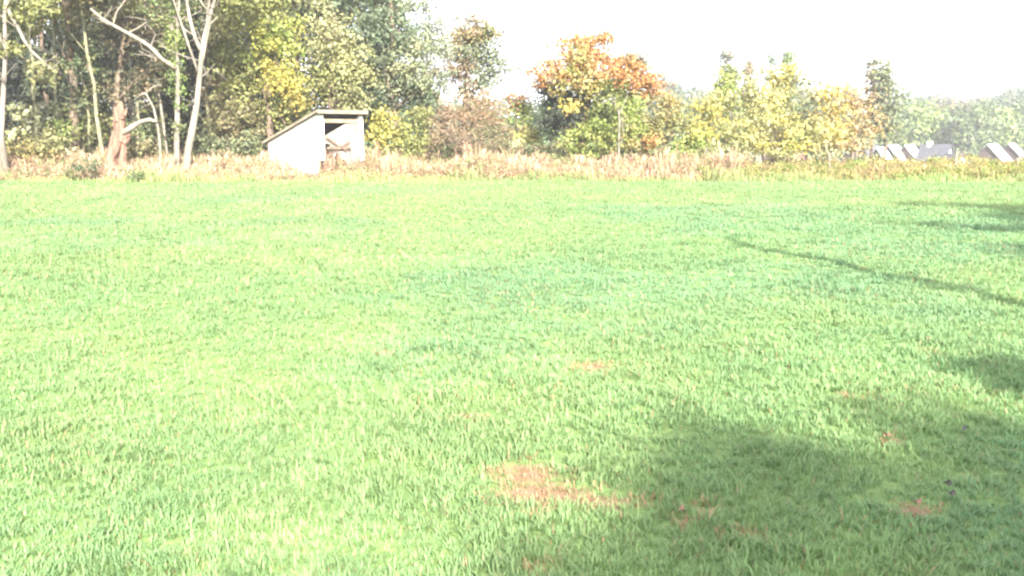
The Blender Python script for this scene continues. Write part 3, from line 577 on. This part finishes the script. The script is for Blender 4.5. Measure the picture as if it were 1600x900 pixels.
# understorey left
tree('holly_bush', 'low pale yellow leaved bush under the drooping bough', 'bush', 33, 70,
    [(85, 225, 40, 26, 0, 'olive', 'cream'), (105, 205, 22, 14, 0, 'lime', 'olive'), (60, 245, 40, 16, -.3, 'gold', 'olive')], stem=False, limbs=14, seed=50, group=G2, dens=2.8, per=28, tr=.03)
tree('rhododendron_bush', 'pale broad leaved bush in front of the dark gap', 'bush', 32.6, 32,
    [(32, 172, 17, 22, 0, 'cream', 'grey'), (28, 205, 20, 18, 0, 'cream', 'olive')], stem=False, limbs=14, seed=51, group=G2, dens=2.6, per=14, tr=.03, size=.19, cr=.3)
tree('nettle_clump', 'dark green weed mound left of the torn stump base', 'bush', 28.9, 140,
    [(140, 262, 26, 14, 0, 'dgreen', 'green'), (118, 268, 16, 10, 0, 'green', 'olive')], stem=False, limbs=6, seed=52, group=G2, dens=6, per=30, tr=.02, size=.07, cr=.18)
tree('nettle_clump', 'low dark green weed mound at the grass edge below the snapped limb', 'bush', 28.6, 208,
    [(208, 275, 22, 8, 0, 'dgreen', 'green')], stem=False, limbs=4, seed=56, group=G2, dens=6, per=30, tr=.02, size=.07, cr=.16)
tree('bramble_bush', 'brown and green bramble between ivy trunk and stump', 'bush', 33, 225,
    [(225, 235, 32, 16, 0, 'olive', 'brown'), (215, 205, 22, 18, .8, 'dgreen', 'olive')], stem=False, limbs=14, seed=53, group=G2, dens=2.6, per=26, tr=.03)
tree('bramble_bush', 'grey green bramble between the forked tree and the shed', 'bush', 33.2, 360,
    [(345, 232, 36, 16, 0, 'grey', 'olive'), (388, 225, 24, 22, .3, 'olive', 'grey')], stem=False, limbs=14, seed=54, group=G2, dens=2.8, per=26, tr=.03)
tree('elder_bush', 'green and tan bush in the left corner of the weeds', 'bush', 32, 15,
    [(10, 240, 34, 20, 0, 'olive', 'gold')], stem=False, limbs=8, seed=55, group=G2, dens=3, per=26, tr=.03)
# ------------------------------------------------------------------ poplars and far trees
G6 = 'narrow poplars beyond the field'
pop = [(1135, 78, [(1135, 98, 10, 20), (1136, 135, 15, 30), (1138, 180, 18, 35)], 'leftmost narrow poplar, its tip rising over the sparse trees', 'grey', 'brown'),
       (1171, 82, [(1170, 110, 5, 18), (1171, 150, 8, 30)], 'thinnest poplar spire, second from the left', 'brown', 'pink'),
       (1206, 84, [(1205, 96, 3.5, 14), (1206, 130, 7, 24), (1206, 165, 9, 24)], 'grey pencil thin poplar spire, third from the left', 'grey', 'dgreen'),
       (1232, 80, [(1232, 92, 9, 17), (1232, 125, 14, 25), (1232, 170, 16, 35)], 'poplar tip over the golden topped tree', 'grey', 'lime'),
       (1384, 70, [(1378, 112, 11, 22), (1384, 145, 14, 32), (1386, 190, 19, 36)], 'tall poplar column standing alone on the right', 'grey', 'olive'),
       (1362, 73, [(1362, 112, 7, 20), (1364, 150, 9, 34), (1364, 190, 10, 30)], 'slimmer brown poplar touching the tall one on its left', 'brown', 'olive')]
for i, (px, Y_, lb, lab, c1, c2) in enumerate(pop):
    tree('poplar_tree', lab, 'tree', Y_, px, [(a_, b_, r1_, r2_, 0, c1, c2) for a_, b_, r1_, r2_ in lb], tr=.16, limbs=8, seed=70+i, group=G6, dens=1.6, per=30, size=.24, cr=.5, mix=.4)
G7 = 'round trees behind the houses'
far = [(1040, 215, 190, 150, 30, 36, 'farthest left round tree behind the gap beside the maple', 'hazy', 'grey'), (1085, 210, 205, 165, 28, 30, 'round tree in the gap left of the sparse yellow trees', 'hazy', 'dgreen'),
       (1130, 205, 215, 170, 30, 28, 'round tree glimpsed behind the leftmost poplar', 'hazy', 'grey'),
       (1180, 200, 190, 180, 34, 28, 'round tree glimpsed between the thin spires', 'hazy', 'grey'), (1250, 205, 180, 178, 38, 30, 'round tree glimpsed behind the golden topped tree', 'hazy', 'grey'),
       (1310, 200, 170, 175, 36, 30, 'round tree glimpsed left of the tall poplar', 'hazy', 'olive'),
       (1412, 195, 150, 178, 26, 28, 'rounded green tree directly right of the tall poplar', 'hazy', 'lime'), (1448, 200, 158, 190, 26, 26, 'light green tree behind the second house', 'green', 'lime'),
       (1482, 205, 165, 182, 24, 26, 'brownish round tree behind the middle white gable', 'brown', 'hazy'), (1515, 190, 150, 192, 28, 30, 'broad green tree left of the third house', 'green', 'hazy'),
       (1552, 195, 155, 190, 28, 30, 'green tree behind the third house roof', 'green', 'lime'), (1592, 200, 160, 190, 30, 30, 'grey green tree at the right edge behind the last house', 'hazy', 'green'),
       (1465, 200, 235, 166, 24, 18, 'dark far crown peaking above the middle white gable', 'dgreen', 'brown'), (1530, 200, 240, 168, 30, 18, 'brown far crown left of the highest far crown', 'brown', 'dgreen'),
       (1585, 200, 230, 160, 40, 20, 'highest dark far crown at the right edge', 'dgreen', 'hazy'), (1640, 200, 200, 160, 40, 30, 'far crown just past the right edge', 'hazy', 'dgreen'),
       (1425, 200, 230, 162, 22, 10, 'low far crown between the poplar and the peak', 'hazy', 'dgreen')]
for i, (px, _, Y_, py, rx, ry, lab, c1, c2) in enumerate(far):
    tree('far_tree', lab, 'tree', Y_, px, [(px, py, rx, ry, 0, c1, c2), (px-rx*.4, py+ry*.6, rx*.8, ry*.9, -3, c1, c2), (px+rx*.4, py+ry*.7, rx*.8, ry*.9, -2, c1, c2), (px, py+ry*1.3, rx*1.0, ry*.7, -3, c1, c2)],
         tr=.4, limbs=6, seed=200+i, group=G7, dens=.16, per=40, size=.75, cr=1.9, mix=.4)
mid = [(650, 56, 40, 40, 165, 'dgreen', 'grey', 'shaded tree filling in behind the silvery tree'), (700, 58, 34, 34, 185, 'grey', 'brown', 'tree behind the brown thicket at its left'), (755, 57, 36, 30, 185, 'olive', 'brown', 'tree behind the brown thicket'),
       (805, 60, 34, 28, 185, 'green', 'olive', 'tree behind the gap left of the maple'), (860, 58, 34, 34, 180, 'dgreen', 'green', 'tree behind the dark hollow of the maple'), (915, 60, 36, 34, 180, 'green', 'olive', 'tree behind the middle of the maple'),
       (985, 58, 36, 34, 180, 'olive', 'grey', 'tree behind the right half of the maple'), (1045, 60, 32, 26, 190, 'grey', 'olive', 'tree behind the olive and gold bush'), (1100, 62, 32, 26, 195, 'olive', 'grey', 'tree behind the leftmost sparse yellow tree'),
       (1160, 64, 34, 26, 195, 'grey', 'cream', 'tree low between the sparse yellow trees'), (1220, 64, 34, 26, 195, 'olive', 'cream', 'tree low behind the golden topped tree'), (1285, 66, 34, 24, 197, 'olive', 'pink', 'tree low behind the gold and cream tree'), (1335, 66, 24, 22, 195, 'grey', 'gold', 'tree low behind the pinkish gold tree')]
for i, (px, Y_, rx, ry, py, c1, c2, lab) in enumerate(mid):
    tree('hedgerow_tree', lab, 'tree', Y_, px, [(px, py, rx, ry, 0, c1, c2), (px-rx*.5, py+22, rx*.8, ry*.7, -1, c1, c2), (px+rx*.5, py+26, rx*.8, ry*.7, -1, c1, c2)],
         tr=.15, limbs=10, seed=400+i, group='hedgerow trees behind the field edge', dens=.8, per=34, size=.24, cr=.6)
# one mass of wood along the horizon
def far_wood():
    rng = np.random.default_rng(77); n = 2600
    x = rng.uniform(-260, 520, n); y = rng.uniform(290, 380, n); z = height(x, y)+rng.uniform(0, 1, n)**.6*(6+7*vnoise(x, y, 22, 4))*(1-.4*sstep(.36, .44, x/y))
    P = np.stack([x, y, z], 1); pal = np.array(C['hazy'])*(.7+.7*vnoise(x, y, 14, 5))[:, None]
    V, c = foliage(P, rng, 1.3, 26, 3.2, pal)
    tag(mesh_obj('distant_wood', V, quads(len(V)//4), M['leaf'], col=c), 'far off grey green wood closing the horizon behind the houses', 'wood', kind='stuff')
far_wood()

# ------------------------------------------------------------------ houses in the dip
def house(px, Y_, rot, Wd, Ln, eave, rise, ridge_py, label, wallm, chim=None, glare=False, roof='slate'):
    """gable end faces local -Y; ridge runs along local Y"""
    c = at(px, ridge_py, Y_); gz = zh(c[0], Y_)
    z0 = c[2]-rise-eave           # ground level of this plot
    base = np.array([c[0], Y_, z0])
    root = tag(empty('house', base), label, 'house', 'houses in the dip'); root.rotation_euler.z = R(rot)
    h = Wd/2
    m = MB(); m.box(-h, h, .0, Ln, 0, eave); m.build('wall', M['brick'], root)
    g = MB(); g.add([(-h, -.06, eave*.18), (h, -.06, eave*.18), (h, -.06, eave), (0, -.06, eave+rise), (-h, -.06, eave), (-h, -.01, eave*.18), (h, -.01, eave*.18), (h, -.01, eave), (0, -.01, eave+rise), (-h, -.01, eave)],
        [(0, 1, 2, 3, 4), (9, 8, 7, 6, 5), (0, 5, 6, 1), (1, 6, 7, 2), (2, 7, 8, 3), (3, 8, 9, 4), (4, 9, 5, 0)])
    gb = g.build('gable', M[wallm], root)
    ov = .3; t = .12; sl_ = rise/h; ro = None
    for s in (-1, 1):
        rf = MB()
        xe = s*(h+ov); ze = eave-ov*sl_
        q = [(0, -.4, eave+rise+.02), (xe, -.4, ze+.02), (xe, Ln+.3, ze+.02), (0, Ln+.3, eave+rise+.02)]
        q = q if s < 0 else [q[0], q[3], q[2], q[1]]
        rf.hexa(q+[(a_, b_, c_+t) for a_, b_, c_ in q])
        ro = rf.build('roof_slope', M['glare' if glare and s > 0 else roof], root)  # right slope painted white as if glaring in the sun
    if chim:
        MB().box(-.25, .25, Ln*chim-.25, Ln*chim+.25, eave+rise-.2, eave+rise+.45).build('chimney', M['render'], ro)
house(1352, 121, -76, 4.2, 4.6, 2.0, 2.2, 229, 'leftmost house of the dip, its grey slate roof facing the field', 'brick')
house(1390, 118, -48, 3.4, 2.1, 2.0, 1.9, 228, 'little building with a glare white slanting roof beside the leftmost slate roof', 'dark', glare=True)
house(1416, 118, -48, 2.6, 1.9, 2.4, 1.5, 228, 'second glare white slanting roof, smaller, left of the brown roof', 'dark', glare=True)
house(1440, 122, -78, 4.4, 2.6, 2.0, 2.3, 229, 'brown roofed house between the glare white slanting roofs and the pointed gable', 'brick', roof='brown')
house(1483, 112, 34, 2.1, 3.4, 2.0, 1.7, 227, 'dark roofed house with a tall pointed white gable and white chimney', 'render', chim=.75)
house(1503, 105, 10, 1.3, 3, 1.4, .8, 242, 'little white gabled outbuilding beside the pointed gable house', 'render')
house(1330, 124, -74, 4.0, 3.0, 2.0, 1.8, 233, 'dark roofed house half hidden under the pinkish gold tree', 'brick')
house(1372, 116, -48, 1.8, 1.6, 2.0, 1.2, 232, 'smallest glare white slanting roof, in front of the slate roof', 'dark', glare=True)
house(1545, 118, -46, 3.4, 3.0, 2.0, 1.8, 227, 'wide glare white slanting roof over a reddish wall near the right edge', 'dark', glare=True)
house(1578, 121, -46, 2.4, 1.7, 3.0, 1.2, 226, 'rightmost small glare white slanting roof', 'dark', glare=True)
house(1250, 112, 30, 2.4, 5, 1.6, 1.6, 226, 'brown roofed house glimpsed through the sparse yellow trees', 'brick', roof='brown')
# fence posts
for i, (px, py, lab) in enumerate([(1111, 246, 'pale fence post below the leftmost sparse yellow tree'), (1158, 246, 'pale fence post below the narrow poplar spire'), (1186, 244, 'pale fence post close right of the spire'),
                                   (1297, 240, 'pale fence post under the gold and cream tree'), (1494, 236, 'pale fence post in front of the white outbuilding'), (1591, 248, 'white fence post near the right edge')]):
    Y_ = 33.2; c = at(px, py, Y_); g0 = zh(c[0], Y_)-.2; h = c[2]-g0
    o = MB().tube([(0, 0, 0), (.01, 0, h*.5), (.03*(-1)**i, 0, h-.05), (.03*(-1)**i, 0, h)], [.055, .05, .05, .03], 7).build('fence_post', M['pale'], None, (c[0], Y_, g0))
    tag(o, lab, 'fence post', 'fence posts at the field edge')

# ------------------------------------------------------------------ trees behind the camera whose shade falls on the field
def shade_tree(label, base_xy, spots, limb=None, seed=1, tr=.25):
    """spots: where the leaf sprays throw their shade on the grass (photo pixels), spray height, radius, amount"""
    rng = np.random.default_rng(seed); base = np.array([base_xy[0], base_xy[1], zh(*base_xy)-.05])
    root = tag(empty('shade_tree', base), label, 'tree'); CL = []
    for px, py, z, rx, ry, n in spots:
        gx_, gy_ = ground_pt(px, py); k = z/SUN[2]; c = np.array([gx_, gy_, 0])+SUN*k
        d = rng.normal(size=(n, 3)); d /= np.linalg.norm(d, axis=1)[:, None]; d *= rng.uniform(0, 1, (n, 1))**.45
        CL.append(c+d*np.array([rx, ry, min(rx, ry)*.12]))
    CL = np.concatenate(CL); V, c = foliage(CL, rng, .12, 40, .3, np.array(C['green'])*np.ones((len(CL), 3)))
    top = CL.mean(0); tb = MB(); tp = bez(base, [base[0], base[1], top[2]*.7], top, 9)
    tb.tube(tp-base, tr*np.linspace(1.2, .3, 9), 9, .06, rng)
    for j in rng.choice(len(CL), 14, replace=False):
        a_ = tp[rng.integers(4, 9)]; e = CL[j]; tb.tube(bez(a_, (a_+e)/2+[0, 0, .3], e, 6)-base, tr*.35*np.linspace(1, .2, 6), 6)
    if limb:
        P = []
        for px, py, z in limb:
            gx_, gy_ = ground_pt(px, py); P.append(np.array([gx_, gy_, 0])+SUN*(z/SUN[2]))
        P = np.array([tp[4]]+P); Q = np.concatenate([P[i_]+(P[i_+1]-P[i_])*np.linspace(0, 1, 4)[:-1, None] for i_ in range(len(P)-1)]+[P[-1:]])
        tb.tube(Q-base, np.linspace(.11, .06, len(Q))*rng.uniform(.6, 1.5, len(Q)), 7, .25, rng)
        for q_ in Q[4:]:
            for _ in range(2): e = q_+rng.normal(0, .35, 3); tb.tube(np.array([q_, (q_+e)/2+[0, 0, .05], e])-base, [.03, .02, .01], 5)
    tb.build('trunk', M['bark'], root, smooth=True)
    mesh_obj('crown', V-base, quads(len(V)//4), M['leaf'], root, col=c)
shade_tree('leafy tree behind the viewer shading the near right of the field', (9, -15),
    [(1530, 830, 9.5, 1.1, .5, 62), (1300, 825, 9.2, .72, .34, 42), (1190, 752, 9.4, .34, .14, 12), (1110, 706, 9.0, .22, .10, 6), (1330, 745, 9.3, .4, .10, 9), (1640, 770, 9.5, .7, .35, 26), (1140, 895, 9.0, .34, .12, 9), (1850, 850, 9.6, 1.5, 1.3, 90), (1450, 960, 9.8, 1.6, .6, 60), (1450, 650, 9.2, .7, .3, 4), (1600, 690, 9.2, .5, .3, 5)],
    seed=301)
shade_tree('taller tree behind the viewer shading the far right of the field', (14, -6),
    [(1660, 338, 9.2, 1.2, 1.3, 70), (1560, 326, 9.0, 1.5, .5, 30), (1450, 322, 9, .9, .2, 8), (1540, 358, 8.0, 1.1, .3, 14), (1420, 350, 8.0, .7, .2, 5), (1720, 350, 9.0, 1.6, 2.5, 90), (1590, 590, 4.6, .18, .09, 9), (1690, 592, 4.6, .42, .16, 26), (1900, 420, 8.0, 2, 3, 110)],
    limb=[(1700, 502, 4.0), (1600, 476, 4.0), (1520, 452, 4.1), (1450, 438, 4.3), (1380, 428, 4.4), (1300, 404, 4.6), (1210, 394, 4.7), (1145, 372, 4.8)], seed=302, tr=.3)

# ------------------------------------------------------------------ fallen leaves
rng = np.random.default_rng(8)
for i, (px, py, lab) in enumerate([(1478, 772, 'very dark curled leaf in the shaded grass at right'), (1484, 788, 'small dark leaf just below the very dark curled one'), (1432, 806, 'rust brown fallen leaf on the shaded bare patch'),
                              (1066, 818, 'orange fallen leaf at the left end of the shade'), (1508, 678, 'dark upright leaf in the grass below the wedge of shade'), (1384, 693, 'brown fallen leaf at the upper edge of the shade')]):
    gx_, gy_ = ground_pt(px, py); z = zh(gx_, gy_)+.055
    s = .02; pts = []
    for k in range(9):
        a_ = 2*math.pi*k/9; r = s*(1+.35*math.cos(3*a_)); pts.append((r*math.cos(a_), r*.8*math.sin(a_), .012*math.cos(2*a_)))
    V = [(0, 0, 0)]+pts; Fc = [(0, 1+k, 1+(k+1) % 9) for k in range(9)]
    V += [(x_, y_, z_-.0015) for x_, y_, z_ in V]; Fc += [(10, 10+1+(k+1) % 9, 10+1+k) for k in range(9)]
    key = 'felt' if i in (0, 1, 4) else 'wood'
    o = mesh_obj('fallen_leaf', V, Fc, M[key], loc=(gx_, gy_, z)); o.rotation_euler = (rng.uniform(.3, .9), rng.uniform(-.5, .5), rng.uniform(0, 6))
    tag(o, lab, 'leaf', 'fallen leaves in the grass')
